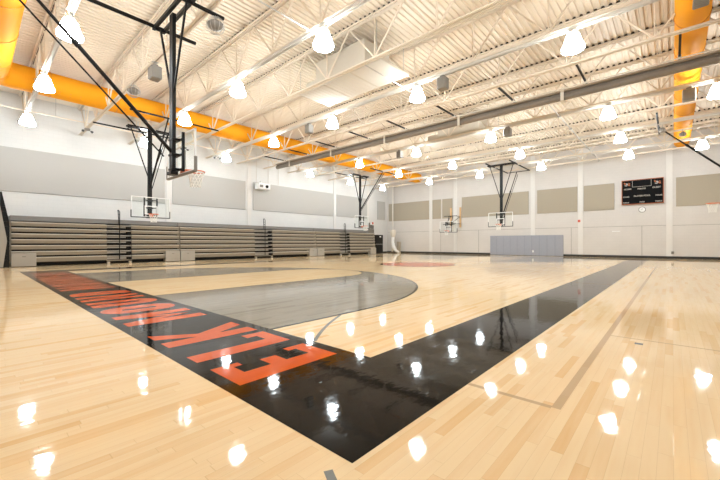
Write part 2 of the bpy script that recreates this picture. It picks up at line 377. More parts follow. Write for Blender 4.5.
# ------------------------------------------------------------------ roof joists
barv = MB().bar((0, 0, ZB+0.04), (0, 0, ZT-0.04), 0.035).mesh('web_bar', M['joist'])
bard = MB().bar((0, 0, ZB+0.04), (1.15, 0, ZT-0.04), 0.045).mesh('web_bar', M['joist'])
barl = MB().bar((0, 0, ZB+0.04), (-1.15, 0, ZT-0.04), 0.045).mesh('web_bar', M['joist'])
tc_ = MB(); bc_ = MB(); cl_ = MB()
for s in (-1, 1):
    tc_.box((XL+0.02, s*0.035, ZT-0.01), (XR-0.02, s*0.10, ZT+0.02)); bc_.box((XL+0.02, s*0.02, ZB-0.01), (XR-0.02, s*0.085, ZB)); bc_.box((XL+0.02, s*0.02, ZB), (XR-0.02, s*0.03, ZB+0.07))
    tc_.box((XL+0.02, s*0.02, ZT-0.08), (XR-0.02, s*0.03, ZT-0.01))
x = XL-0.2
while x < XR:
    if x > XL: cl_.box((x-0.02, -0.065, ZD-0.035), (x+0.085, 0.065, ZD+0.05))  # dark box added in each flute to imitate the shadow over the chord
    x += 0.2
tcm = tc_.mesh('top_chord', M['joist']); bcm = bc_.mesh('bottom_chord', M['joist']); clm = cl_.mesh('flute_shadow_box', M['flute_shade'])
for i, y in enumerate(JY):
    t = thing('roof_joist', 'cream open-web steel roof joist, %s counted from the far wall' % ORD[len(JY)-1-i], 'joist', (0, y, 0), 0, 'steel roof joists')
    inst('top_chord', tcm, t); inst('bottom_chord', bcm, t)
    c = inst('flute_shadow_box', clm, t); tag(c, 'dark boxes imitating shade in the deck flutes', kind='stuff')
    for q in range(-5, 8):
        xb = -11.9+2.3*q
        if xb < XL or xb > XR: continue
        inst('web_bar', barv, t, (xb, 0, 0))
        if xb+1.15 < XR: inst('web_bar', bard, t, (xb, 0, 0))
        if xb-1.15 > XL: inst('web_bar', barl, t, (xb, 0, 0))

# ------------------------------------------------------------------ high bay lamps on white channels
ROWS = [1.75, 6.42, 11.15, 18.2, 23.1, 27.9]
LX = [-21.9, -16.5, -11.8, -7.18, -2.08]
rown = ['in the row nearest the camera', 'in the second row from the camera', 'in the row just before the curtain',
        'in the row just beyond the curtain', 'in the second row beyond the curtain', 'in the row nearest the far wall']
lab_x = ['first from the left', 'second from the left', 'third from the left', 'fourth from the left', 'fifth from the left', 'sixth from the left']
for i, y in enumerate(ROWS):
    yy = JY[[0, 2, 4, 7, 9, 11][i]]
    ch = MB(); 
    for a, b in (((XL+1.2, -0.03), (1.9, 0.03)),):
        ch.box((a[0], -0.06, ZB-0.10), (b[0], -0.045, ZB-0.02)); ch.box((a[0], 0.045, ZB-0.10), (b[0], 0.06, ZB-0.02)); ch.box((a[0], -0.06, ZB-0.022), (b[0], 0.06, ZB-0.012))
    tag(ch.obj('lamp_channel', M['channel'], loc=(0, yy, 0)), 'long white channel carrying the lamps %s' % rown[i], 'channel', 'lamp channels')
lampm = MB().lathe((0, 0, 0), [(0.12, -0.09), (0.155, -0.12), (0.19, -0.22), (0.235, -0.36), (0.265, -0.45)], 20).mesh('bell_reflector', M['lamp'])
lensm = MB().lathe((0, 0, 0), [(0.265, -0.46), (0.285, -0.50), (0.275, -0.545), (0.20, -0.57), (0.10, -0.58), (0.001, -0.583)], 20).mesh('lens', M['lamp'])
bandm = MB().lathe((0, 0, 0), [(0.268, -0.445), (0.285, -0.447), (0.285, -0.465), (0.268, -0.47)], 20).mesh('lens_band', M['lamp_band'])
balm = MB().lathe((0, 0, 0), [(0.001, 0.012), (0.10, 0.012), (0.12, -0.005), (0.125, -0.085), (0.06, -0.09)], 16).mesh('ballast_housing', M['channel'])
hookm = MB().tube([(0, 0, 0), (0, 0, 0.019)], 0.03, 8).mesh('mounting_stem', M['channel'])
first = None
def lamp(x, y, label):
    global first
    if first is None:
        t = thing('high_bay_lamp', label, 'lamp', (x, y, ZB-0.12), 0, 'lit high bay lamps')
        inst('ballast_housing', balm, t); inst('bell_reflector', lampm, t); inst('lens', lensm, t); inst('lens_band', bandm, t); inst('mounting_stem', hookm, t, (0, 0, 0))
        first = t
    else: dup(first, (x, y, ZB-0.12), 0, label)
for i, y in enumerate(ROWS):
    yy = JY[[0, 2, 4, 7, 9, 11][i]]
    for j, x in enumerate(LX+([1.25] if i in (3, 5) else [])):
        lamp(x, yy, 'lit bell-shaped lamp, %s %s' % (lab_x[j], rown[i]))

# ------------------------------------------------------------------ ducts
def duct(name, label, a, b, r, seams):
    t = thing(name, label, 'duct', (0, 0, 0))
    MB().tube([a, b], r, 40).obj('duct_shell', M['duct'], t)
    a_, b_ = Vector(a), Vector(b); d = (b_-a_).normalized(); L_ = (b_-a_).length; s = 1.2
    while s < L_:
        p = a_+d*s; MB().tube([p-d*0.02, p+d*0.02], r+0.014, 40).obj('duct_band', M['duct_seam'], t); s += seams
    return t
ZC = 7.82
lt = duct('air_duct', 'round orange-yellow air duct running along the left wall side', (-19.75, 1.06, ZC), (-19.75, 31.2, ZC), 0.50, 2.377)
rt = duct('air_duct', 'round orange-yellow air duct at the right, seen almost end-on', (0.44, 1.06, ZC), (0.44, 31.5, ZC), 0.395, 2.377)
ct = duct('air_duct', 'orange-yellow cross duct filling the upper left corner, meeting the left duct', (-19.22, 0.55, ZC), (-0.08, 0.55, ZC), 0.48, 2.4)
def elbow(cx, s, parent):
    pts = [(cx+s*0.50*(1-cos(a)), 1.06-0.50*sin(a), ZC) for a in [pi/2*k/8 for k in range(9)]]
    MB().tube(pts, 0.49 if s > 0 else 0.39, 40).obj('elbow', M['duct'], parent)
elbow(-19.75, 1, lt); elbow(0.44, -1, rt)
for y in [2.9+2.377*i for i in range(12)]:       # punched supply slots low on the duct's court side
    g = MB()
    for a in (-55, -40):
        for dy in (-0.35, 0, 0.35): 
            p = (-19.75+0.502*cos(R(a)), y+dy, ZC+0.502*sin(R(a))); g.box((p[0]-0.008, p[1]-0.03, p[2]-0.012), (p[0]+0.012, p[1]+0.03, p[2]+0.012))
    g.obj('supply_slots', M['duct_seam'], lt)
for y in (12.75,):
    g = MB().bbox((0.40, y-0.22, ZC-0.46), (0.72, y+0.22, ZC-0.36)); 
    for q in range(5): g.box((0.42, y-0.18+0.09*q, ZC-0.472), (0.70, y-0.15+0.09*q, ZC-0.458))
    tag(g.obj('grille', M['grey_box'], rt), 'grey grille on the underside')

# ------------------------------------------------------------------ air handling units between joists
def unit(y0, y1, label):
    t = thing('air_handler', label, 'heater', (-9.5, (y0+y1)/2, 7.28), 0, 'cream air handlers'); cy = (y0+y1)/2
    def P(x, y, z): return (x+9.5, y-cy, z-7.28)
    MB().bbox(P(-11.7, y0, 7.30), P(-7.3, y1, 7.42), 0.03).bbox(P(-10.7, y0+0.15, 7.42), P(-8.1, y1-0.15, 8.35), 0.03).bbox(P(-11.5, y0+0.3, 7.42), P(-10.7, y1-0.3, 7.8), 0.03).obj('housing', M['hvac'], t)
    g = MB(); 
    for a in (-11.6, -10.15, -8.7): g.bbox(P(a, y0+0.08, 7.28), P(a+1.38, y1-0.08, 7.305), 0.01)
    g.obj('bottom_panel', M['channel'], t)
    g = MB()
    for a in (-11.45, -10.0): 
        for q in range(6): g.box(P(a+0.2*q, y0+0.15, 7.272), P(a+0.2*q+0.012, y1-0.15, 7.281))
    g.obj('louvre', M['strap'], t)
    for a in (-11.6, -7.5):
        for b in (y0+0.1, y1-0.1): MB().tube([P(a, b, 7.4), P(a, b, ZD+0.02)], 0.012, 6).obj('hanger_rod', M['steel'], t)
unit(JY[3]+0.25, JY[4]-0.35, 'cream box-shaped air handler above the court, on the near side of the curtain')
unit(JY[7]+1.4-0.9, JY[8]-0.3, 'cream box-shaped air handler beyond the rolled curtain')

# ------------------------------------------------------------------ rolled divider curtain
t = thing('divider_curtain', 'grey divider curtain rolled up under the ceiling, spanning the gym', 'curtain', (0, 15.5, 6.8))
MB().tube([(-22.3, 0, 0.0), (XR-0.1, 0, 0.0)], 0.125, 20).obj('curtain_roll', M['curtain'], t)
MB().tube([(-22.3, -0.10, 0.21), (XR-0.1, -0.10, 0.21)], 0.045, 12).obj('drive_pipe', M['curtain_l'], t)
MB().box((-22.3, -0.02, 0.12), (XR-0.1, 0.02, 0.29)).obj('top_batten', M['curtain'], t)
MB().tube([(-22.3, -0.45, 0.16), (XR-0.1, -0.45, 0.16)], 0.022, 8).obj('tension_cable_pipe', M['strap'], t)
for x in (-20.58, -16.25, -11.93, -7.51, -3.2, 1.15):
    g = MB().bbox((x-0.06, -0.165, -0.17), (x+0.06, -0.155, 0.30), 0.003).bbox((x-0.06, 0.155, -0.17), (x+0.06, 0.165, 0.30), 0.003).box((x-0.06, -0.165, -0.175), (x+0.06, 0.165, -0.16)).box((x-0.06, -0.165, 0.30), (x+0.06, 0.165, 0.315))
    g.obj('lift_strap', M['strap'], t)
for i, x in enumerate((-21.35, -18.65, -15.95, -13.2, -10.6, -7.8, -5.08, -2.44, 0.17)):
    g = MB().box((-0.03, 13.63-14.9, -0.03), (0.03, 16.15-14.9, 0.03))
    tt = thing('curtain_strut', 'black steel strut above the rolled curtain, %s from the left wall' % ORD[i], 'strut', (x, 14.9, ZB+0.03), 0, 'curtain struts')
    g.obj('strut_bar', M['black'], tt); MB().bbox((-0.045, 0.5, -0.04), (0.045, 0.58, 0.04), 0.005).obj('hanger_clip', M['strap'], tt)

# ------------------------------------------------------------------ basketball hoops hung from the roof
def net_mesh():
    g = MB(); n = 12; rows = [(0.215, 0), (0.19, -0.09), (0.165, -0.18), (0.145, -0.27), (0.135, -0.35), (0.14, -0.43)]
    for i in range(len(rows)-1):
        (r0, z0), (r1, z1) = rows[i], rows[i+1]
        for k in range(n):
            a0 = 2*pi*(k+0.5*(i % 2))/n
            for s in (-0.5, 0.5):
                a1 = a0+2*pi*s/n; g.tube([(r0*cos(a0), r0*sin(a0), z0), (r1*cos(a1), r1*sin(a1), z1)], 0.006, 4, cap=False)
    return g.mesh('net', M['net'])
def ring(g, r, rr, z, n=28):
    g.tube([(r*cos(2*pi*k/n), r*sin(2*pi*k/n), z) for k in range(n+1)], rr, 8, cap=False)
NET = net_mesh()
def backboard(t, zb, dark=True):
    """glass board in the local plane x=0, rim toward +x; zb = bottom of the board"""
    W, H = 0.915, 1.067
    MB().box((-0.006, -W+0.03, zb+0.03), (0.006, W-0.03, zb+H-0.03)).obj('backboard', M['glass'], t)
    f = MB()
    for y in (-W, W-0.04): f.bbox((-0.025, y, zb), (0.02, y+0.04, zb+H), 0.005)
    f.bbox((-0.025, -W, zb+H-0.04), (0.02, W, zb+H), 0.005).bbox((-0.025, -W, zb), (0.02, W, zb+0.04), 0.005)
    tag(f.obj('board_frame', M['white'], t), 'white board frame')
    f = MB()
    for y0, y1, z0, z1 in ((-0.305, 0.305, 0.15, 0.20), (-0.305, 0.305, 0.56, 0.61), (-0.305, -0.255, 0.2, 0.56), (0.255, 0.305, 0.2, 0.56)): f.box((0.007, y0, zb+z0), (0.009, y1, zb+z1))
    tag(f.obj('target_square', M['white'], t), 'white shooter square')
    f = MB(); P = 0.035
    f.bbox((-0.04, -W-0.015, zb-0.03), (0.04, W+0.015, zb+0.022), 0.012)
    for s in (-1, 1): f.bbox((-0.04, s*(W-0.022), zb), (0.04, s*(W+0.02), zb+0.36), 0.012)
    f.obj('edge_padding', M['dark'] if dark else M['grey_box'], t)
    rm = MB(); ring(rm, 0.229, 0.014, 0); o = rm.obj('rim', M['rim'], t, (0.385, 0, zb+0.15))
    b = MB().bbox((-0.375, -0.09, -0.11), (-0.355, 0.09, 0.02), 0.004, 0).prism([(-0.36, 0), (-0.20, 0), (-0.36, -0.09)], 1, -0.012, 0.012).bar((-0.36, -0.07, 0), (-0.19, -0.12, 0), 0.02).bar((-0.36, 0.07, 0), (-0.19, 0.12, 0), 0.02)
    b.obj('rim_bracket', M['rim'], o); inst('net', NET, o)
    f = MB()
    for y in (-0.3, 0.3): f.bar((-0.06, y, zb+0.05), (-0.06, y, zb+H), 0.06)
    for z in (0.12, 0.5, 0.9): f.bar((-0.06, -0.32, zb+z), (-0.06, 0.32, zb+z), 0.04)
    f.obj('mounting_frame', M['black'], t)
def hoop(label, loc, rz, zb, kind, group='ceiling-hung basketball hoops', dark=True):
    """kind back: brace rises behind the mast, front: brace rises over the court"""
    t = thing('basketball_hoop', label, 'basketball hoop', loc, rz, group); backboard(t, zb, dark); ZM = ZB-0.06
    xm = -0.21
    MB().bar((xm, -0.055, zb+0.02), (xm, -0.055, ZM), 0.09).bar((xm, 0.055, zb+0.02), (xm, 0.055, ZM), 0.09).bar((xm, 0, zb+0.3), (xm, 0, ZM), 0.06).obj('mast', M['black'], t)
    for z in (zb+0.12, zb+0.5, zb+0.9): MB().bbox((xm-0.06, -0.14, z-0.03), (-0.07, 0.14, z+0.03), 0.008).obj('mast_clamp', M['black'], t)
    MB().bbox((xm-0.09, -0.15, zb-0.03), (xm+0.09, 0.15, zb+0.06), 0.01).obj('mast_foot', M['black'], t)
    for s in (-1, 1): MB().bar((xm, s*0.88, ZM-0.04), (xm, s*0.03, zb+2.0), 0.045).obj('diagonal_strut', M['black'], t)
    for dx in (-0.12, 0.12): MB().bar((xm+dx, -1.05, ZM), (xm+dx, 1.05, ZM), 0.08).obj('hanger_beam', M['black'], t)
    MB().bbox((xm-0.14, -0.93, ZM-0.09), (xm+0.14, -0.86, ZM+0.02), 0.01).obj('hanger_clamp', M['black'], t)
    MB().bbox((xm-0.14, 0.86, ZM-0.09), (xm+0.14, 0.93, ZM+0.02), 0.01).obj('hanger_clamp', M['black'], t)
    ZP = ZB-0.04
    if kind == 'back':
        for s in (-0.8, 0.95): MB().tube([(-3.9, s, ZP), (0.78, s, ZP)], 0.05, 10).obj('support_pipe', M['black'], t)
        top = Vector((-3.75, 0, ZP-0.05)); bot = Vector((xm, 0, zb+0.55))
        MB().tube([(-3.8, -0.85, ZP-0.02), (-3.8, 1.0, ZP-0.02)], 0.03, 8).obj('cross_pipe', M['black'], t)
    else:
        MB().tube([(-1.0, -2.3, ZP), (-1.0, 1.7 if True else 0, ZP)], 0.04, 10).obj('support_pipe', M['black'], t)
        MB().tube([(2.35, -1.6, ZP), (2.35, 2.5, ZP)], 0.04, 10).obj('support_pipe', M['black'], t)
        for s in (-0.85, 0.85): MB().bar((-1.0, s, ZP), (xm, s, ZP), 0.05).obj('hanger_arm', M['black'], t)
        top = Vector((2.35, 0, ZP-0.04)); bot = Vector((xm+0.05, 0, zb+1.6))
    mid = bot.lerp(top, 0.56)
    b = MB().tube([bot, mid], 0.045, 10).tube([mid, top], 0.034, 10); o = b.obj('folding_brace', M['black'], t)
    MB().tube([mid-(top-bot).normalized()*0.05, mid+(top-bot).normalized()*0.09], 0.058, 10).obj('brace_collar', M['black'], o)
    fb = (Vector((-0.42, 0.0, zb+0.42)), Vector((-4.05, 0.0, 6.92))) if kind == 'back' else (bot+Vector((0, 0.1, -0.05)), top+Vector((0, 0.2, -0.05)))
    MB().tube(fb, 0.02, 8).obj('fold_bar', M['black'], t)
    return t
hoop('nearest basketball hoop, glass board seen edge-on from behind, long black braces', (XC, 3.76, 0), R(90), 2.90, 'back', dark=False)
hoop('ceiling-hung glass hoop before the far wall, above the grey pads', (XC, 26.95, 0), R(-90), 2.36, 'back')
hoop('black-framed glass hoop hanging before the bleachers at the left', (-20.5, 6.38, 0), 0, 2.44, 'front')
hoop('small distant hoop hanging before the far end of the bleachers', (-20.5, 23.15, 0), 0, 2.44, 'front')
hoop('hoop cut off by the right edge, orange rim and black sloping brace', (1.80, 23.75, 0), pi, 2.84, 'front')
# wall mounted hoop
t = thing('wall_basketball_hoop', 'wall-mounted hoop on two pine posts left of the ceiling-hung hoop', 'basketball hoop', (-16.24, 31.0, 0), R(-90))
backboard(t, 2.14)
for s in (-0.5, 0.5):
    q = MB().bbox((-1.54, s-0.09, 2.65), (-1.47, s+0.09, 4.65), 0.01); tag(q.obj('wall_post', M['postwood'], t), 'upright pine post')
    MB().bar((-1.47, s, 3.0), (-0.06, s*0.6, 3.0), 0.05).bar((-1.5, s, 3.75), (-0.06, s*0.6, 3.0), 0.035).obj('support_arm', M['black'], t)
MB().bar((-0.55, -0.75, 3.75), (-0.55, 0.6, 3.75), 0.05).bar((-0.55, -0.2, 3.75), (-0.08, -0.2, 2.7), 0.04).bar((-0.55, 0.2, 3.75), (-0.08, 0.2, 2.7), 0.04).bar((-0.06, -0.6, 2.9), (-0.06, 0.6, 2.9), 0.05).bar((-1.5, 0.4, 3.75), (-0.55, 0.4, 3.75), 0.04).bar((-1.5, -0.4, 3.75), (-0.55, -0.4, 3.75), 0.04).obj('steel_frame', M['black'], t)

# ------------------------------------------------------------------ retracted bleachers
FX = -22.1
ZR = [0.20, 0.51, 0.79, 1.07, 1.345, 1.61, 1.87]        # bottom of each row face; the last one tops out at 2.12
def bleacher(y0, y1, a0, a1, label, rail_y, skirts):
    t = thing('bleacher', label, 'bleacher', (FX, y0, 0), 0, 'retracted bleachers')
    def P(x, y, z): return (x-FX, y-y0, z)
    for i, z in enumerate(ZR):
        x = FX-0.03-0.02*i; top = (ZR+[2.14])[i+1]-0.075
        for s0, s1 in ((y0+0.02, a0), (a1, y1-0.02)):
            g = MB().bbox(P(x-0.3, s0, z), P(x, s1, top-0.05), 0.008, 0).bbox(P(x-0.32, s0, top-0.055), P(x+0.018, s1, top), 0.012, 1)
            g.obj('seat_row', [M['bleach'], M['bleach_l']], t)
        # aisle: short deck and a step pulled forward
        g = MB().bbox(P(x-0.28, a0+0.02, top-0.08), P(x-0.01, a1-0.02, top-0.02), 0.008, 0).box(P(x-0.28, a0+0.02, z+0.03), P(x-0.10, a0+(a1-a0)*0.80, top-0.1), 0)
        g.obj('aisle_step', [M['bleach_box']], t)
        MB().box(P(x-0.06, a1-0.16, z-0.01), P(x+0.02, a1-0.0, top-0.09)).obj('step_bracket', M['black'], t)
    MB().box(P(FX-2.4, y0+0.04, 0.05), P(FX-0.33, y1-0.04, 2.05)).obj('under_structure', M['black'], t)
    MB().bbox(P(FX-2.5, y0, 2.12), P(FX-0.42, y1, 2.36), 0.015).obj('top_row_panel', M['bleach_g'], t)
    for y in (y0, y1-0.03): MB().prism([(-2.4, 0.05), (-0.06, 0.2), (-0.2, 2.1), (-2.4, 2.1)], 1, y-y0, y-y0+0.03).obj('end_panel', M['bleach'], t)
    for s0, s1 in skirts:
        q = MB().bbox(P(FX-0.3, s0, 0.02), P(FX+0.06, s1, 0.63), 0.01); tag(q.obj('skirt_box', M['bleach_box'], t), 'pale skirt box at the foot')
        MB().bbox(P(FX+0.055, (s0+s1)/2-0.06, 0.45), P(FX+0.068, (s0+s1)/2+0.06, 0.49), 0.004).obj('pull_slot', M['grey_box'], t)
    MB().bbox(P(FX-0.1, a0-0.02, 0.14), P(FX-0.02, a1+0.02, 0.20), 0.01).obj('aisle_kick', M['bleach'], t)
    for y in (a0+0.06, a1-0.06): MB().bbox(P(FX-0.1, y-0.06, 0.0), P(FX+0.02, y+0.06, 0.11), 0.01).obj('caster_guard', M['bleach_l'], t)
    r = MB(); ry = rail_y; x = FX-0.02
    r.tube([P(x, ry, 0.2), P(x, ry, 2.75)], 0.022, 8); r.tube([P(x, ry, 2.75), P(x, ry-0.04, 2.84), P(x-0.1, ry-0.06, 2.86), P(x-0.16, ry-0.03, 2.75), P(x-0.16, ry, 2.1)], 0.02, 8)
    for z in (2.45, 2.62): r.tube([P(x, ry, z), P(x-0.16, ry, z)], 0.015, 6)
    r.obj('hand_rail', M['black'], t)
    return t
bleacher(1.22, 8.45, 4.82, 5.93, 'taupe retracted bleacher bank at the far left, beside the black frame', 5.37, ((1.24, 2.07), (7.63, 8.44)))
bleacher(8.47, 19.28, 13.55, 15.0, 'taupe retracted bleacher bank in the middle of the left wall', 14.35, ((8.48, 9.31), (18.47, 19.27)))
bleacher(19.3, 27.05, 22.1, 23.35, 'taupe retracted bleacher bank nearest the far wall', 22.75, ((19.31, 20.1), (26.2, 27.03)))

# black folded frame with a pale board at the extreme left
t = thing('folded_platform', 'black folded frame with a pale leaning board, cut off by the left edge', 'frame', (-22.0, 1.0, 0))
MB().prism([(0.18, 0.0), (0.18, 2.0), (-0.06, 3.35), (-0.12, 3.35), (-0.12, 2.0), (-0.2, 0.0)], 0, -0.08, 0.0).obj('side_frame', M['black'], t)
g = MB()
for k in range(12): z = 0.3+0.22*k; y = 0.2 if z < 2 else 0.2-(z-2)*0.19; g.bar((0.02, -0.15, z), (0.02, y-0.01, z), 0.035)
g.obj('ladder_rungs', M['black'], t)
MB().prism([(-0.30, 0.02), (-0.02, 0.02), (0.1, 1.15), (0.09, 1.3), (-0.14, 2.9), (-0.30, 3.2)], 0, 0.06, 0.10).obj('leaning_board', M['bleach_box'], t)

# ------------------------------------------------------------------ acoustic panels
def panelL(y0, y1, z0, z1, lab):
    t = tag(MB().bbox((XL+0.002, y0, z0), (XL+0.052, y1, z1), 0.01).obj('acoustic_panel', M['acoustic_lit']), lab, 'acoustic panel', 'left wall acoustic panels')
panelL(-1.9, 8.55, 3.70, 5.93, 'largest grey acoustic panel, on the left wall at the left edge')
panelL(9.03, 14.36, 3.70, 5.93, 'grey acoustic panel behind the nearest hoop net, on the left wall')
panelL(15.02, 23.8, 3.72, 5.95, 'long grey acoustic panel on the left wall, below the white projector')
panelL(24.3, 28.9, 3.75, 5.92, 'grey acoustic panel on the left wall behind the distant bleacher hoop')
panelL(30.7, 32.1, 3.75, 5.85, 'narrow grey acoustic panel on the left wall next to the corner')
def panelF(x0, x1, lab, z0=3.62, z1=5.63):
    tag(MB().bbox((x0, YF-0.052, z0), (x1, YF-0.002, z1), 0.01).obj('acoustic_panel', M['acoustic']), lab, 'acoustic panel', 'far wall acoustic panels')
panelF(-24.65, -19.3, 'beige acoustic panel on the far wall nearest the room corner')
panelF(-18.9, -17.9, 'narrow beige acoustic panel on the far wall, left of the thin white gap')
panelF(-17.75, -16.6, 'narrow beige acoustic panel just left of the wall-mounted hoop')
panelF(-15.6, -9.38, 'long beige acoustic panel behind the ceiling-hung far hoop')
panelF(-8.70, -5.72, 'beige acoustic panel right above the right half of the grey pads')
panelF(-5.28, -3.30, 'squarish beige acoustic panel just left of the scoreboard')
panelF(0.16, 5.0, 'beige acoustic panel right of the scoreboard, cut off by the right edge')

# ------------------------------------------------------------------ wall pads
wpm = MB().bbox((0.004, -0.055, 0.0), (0.600, 0.0, 1.74), 0.015); 
for i in range(10):
    if i == 0:
        p0 = thing('wall_pad', '', 'wall pad', (-12.75, YF-0.03, 0.02), 0, 'grey wall pads'); wpm.obj('cushion', M['pad'], p0)
        MB().box((0.0, -0.045, 0.01), (0.604, -0.01, 1.735)).obj('backing_board', M['pad_seam'], p0); p = p0
    else: p = dup(p0, (-12.75+0.604*i, YF-0.03, 0.02))
    p['label'] = 'grey upholstered wall pad below the far hoop, %s from the left' % ORD[i]
g = MB().bbox((-0.06, -0.02, -0.09), (0.06, 0.0, 0.09), 0.006); o = g.obj('outlet_cover', M['white'], loc=(-9.02, YF-0.087, 0.38)); tag(o, 'small white outlet cover low on the grey pads', 'outlet')

# ------------------------------------------------------------------ scoreboard and clock
t = thing('scoreboard', 'black scoreboard with orange trim on the far wall', 'scoreboard', (-1.66, YF-0.02, 3.93))
MB().bbox((-1.17, -0.13, 0), (1.17, 0, 1.78), 0.01).obj('cabinet', M['sb_black'], t)
g = MB()
for a in ((-1.19, -0.02, 1.19, 0.03), (-1.19, 1.75, 1.19, 1.80), (-1.19, 0.0, -1.15, 1.78), (1.15, 0.0, 1.19, 1.78)): g.box((a[0], -0.145, a[1]), (a[2], -0.12, a[3]))
g.obj('trim_frame', M['sb_trim'], t)
def txt(s, x, z, h, m, parent, name='lettering', y=-0.136, off=0.004):
    cu = bpy.data.curves.new(name, 'FONT'); cu.body = s; cu.size = h*1.38; cu.align_x = 'CENTER'; cu.extrude = 0.002; cu.offset = off
    o = bpy.data.objects.new(name, cu); dg = bpy.context.evaluated_depsgraph_get(); COL.objects.link(o)
    dg = bpy.context.evaluated_depsgraph_get(); me = bpy.data.meshes.new_from_object(o.evaluated_get(dg)); bpy.data.objects.remove(o)
    me.materials.clear(); me.materials.append(m); q = bpy.data.objects.new(name, me); COL.objects.link(q); q.parent = parent
    q.location = (x, y, z); q.rotation_euler = (R(90), 0, 0); return q
for s, x, z, h in (('HOME', -0.83, 1.08, 0.11), ('PERIOD', -0.02, 1.06, 0.10), ('GUEST', 0.80, 1.08, 0.11), ('FOULS', -0.92, 0.52, 0.09), ('PLAYER-FOUL', 0.0, 0.54, 0.11),
                   ('FOULS', 0.93, 0.52, 0.09), ('BONUS', -0.93, 0.10, 0.08), ('POSS', 0.0, 0.10, 0.09), ('BONUS', 0.92, 0.10, 0.08)):
    txt(s, x, z, h, M['sb_text'], t)
g = MB()
for x0, x1, z0, z1 in ((-0.56, 0.52, 1.26, 1.28), (-0.56, -0.54, 1.26, 1.72), (0.50, 0.52, 1.26, 1.72)): g.box((x0, -0.134, z0), (x1, -0.129, z1))
g.obj('clock_outline', M['sb_text'], t)
for x in (-0.87, 0.85):          # team mark: a slanted orange and cream dash emblem
    g = MB()
    for k, (dx, dz, ww, hh, mi) in enumerate(((-0.16, 0.12, 0.10, 0.13, 0), (-0.04, 0.06, 0.12, 0.13, 1), (0.07, 0.0, 0.13, 0.12, 0), (-0.12, 0.0, 0.14, 0.06, 1), (0.10, 0.14, 0.10, 0.06, 0))):
        g.add([(x+dx, -0.133-0.001*k, 1.38+dz), (x+dx+ww, -0.133-0.001*k, 1.36+dz), (x+dx+ww-0.03, -0.133-0.001*k, 1.36+dz+hh), (x+dx-0.03, -0.133-0.001*k, 1.39+dz+hh)], [(0, 1, 2, 3)], mi)
    g.obj('team_mark', [M['sb_trim'], M['sb_text']], t)
t = thing('wall_clock', 'round white wall clock with a dark rim under the scoreboard', 'clock', (-1.66, YF-0.01, 3.52))
g = MB().lathe((0, 0, 0), [(0.15, 0.0), (0.21, 0.0), (0.21, 0.05), (0.19, 0.06), (0.175, 0.045), (0.15, 0.0)], 28); g.xf(Matrix.Rotation(R(90), 4, 'X')).obj('clock_case', M['grey_box'], t)
g = MB().lathe((0, 0, 0), [(0.001, 0.042), (0.18, 0.042)], 28); g.xf(Matrix.Rotation(R(90), 4, 'X')).obj('clock_face', M['white'], t)
MB().box((-0.007, -0.05, 0.0), (0.007, -0.046, 0.09)).obj('clock_hand', M['black'], t)
MB().box((-0.09, -0.054, -0.007), (0.0, -0.05, 0.007)).obj('clock_hand', M['black'], t)

# ------------------------------------------------------------------ smaller things on the walls
t = thing('projector', 'white box projector with a black lens, on the left wall', 'projector', (XL, 15.55, 5.3))
MB().tube([(0.0, 0.0, 0.72), (0.40, 0.0, 0.72), (0.42, 0.0, 0.70), (0.42, 0.0, 0.50)], 0.03, 8).obj('wall_arm', M['white'], t)
MB().bbox((0.25, -0.52, 0.05), (0.85, 0.55, 0.52), 0.03).obj('housing', M['white'], t)
MB().tube([(0.84, 0.2, 0.27), (0.92, 0.2, 0.27)], 0.12, 16).obj('lens', M['lens'], t)
MB().bbox((0.846, -0.42, 0.17), (0.856, -0.12, 0.38), 0.004).obj('vent', M['grey_box'], t)
o = MB().bbox((-0.09, -0.06, -0.1), (0.09, 0, 0.1), 0.015).obj('fire_alarm', M['red'], loc=(-5.6, YF, 2.86)); tag(o, 'small red fire alarm on the far wall left of the scoreboard', 'fire alarm')
o = MB().bbox((0, -0.12, -0.12), (0.06, 0.12, 0.12), 0.015).obj('fire_alarm', M['red'], loc=(XL, 29.9, 3.3)); tag(o, 'small red fire alarm on the left wall near the corner', 'fire alarm')
o = MB().bbox((-0.07, -0.03, -0.09), (0.07, 0, 0.09), 0.008).obj('wall_outlet', M['grey_box'], loc=(-0.02, YF-0.072, 0.42)); tag(o, 'small grey outlet low on the far wall at the right', 'outlet')
o = MB().bbox((-0.25, -0.03, -0.03), (0.25, 0, 0.03), 0.008).obj('hose_bracket', M['white'], loc=(-3.2, YF, 1.98)); tag(o, 'small pale bracket on the far wall below the scoreboard', 'bracket')

# black cabinet, grey stand, bundled net near the corner
t = thing('storage_cabinet', 'tall black cabinet standing at the far end of the bleachers', 'cabinet', (-22.6, 27.6, 0))
MB().bbox((-0.4, -0.5, 0.02), (0.4, 0.75, 1.93), 0.02).obj('body', M['black'], t)
MB().bbox((0.395, -0.45, 0.97), (0.412, 0.70, 1.0), 0.004).obj('divider_strip', M['steel'], t)
for z in (0.1, 1.05): MB().bbox((0.395, -0.44, z), (0.415, 0.69, z+0.83), 0.008).obj('door', M['black'], t)
MB().bbox((0.41, 0.15, 1.68), (0.425, 0.40, 1.80), 0.004).obj('name_plate', M['white'], t)
t = thing('folded_chair_stack', 'grey folded chairs standing on the end of the bleachers by the black cabinet', 'chair', (-22.25, 26.3, 2.067))
for k in range(4):
    y = 0.05+0.18*k; h = (1.05, 0.85, 0.85, 0.80)[k]
    g = MB(); g.tube([(0, y, 0), (0, y, h)], 0.02, 6).tube([(-0.26, y, 0), (-0.26, y, h)], 0.02, 6).bbox((-0.26, y-0.02, h*0.55), (0, y+0.02, h), 0.01).bbox((-0.26, y+0.03, 0.05), (0, y+0.10, h*0.5), 0.02)
    g.obj('folded_chair', M['grey_box'], t)
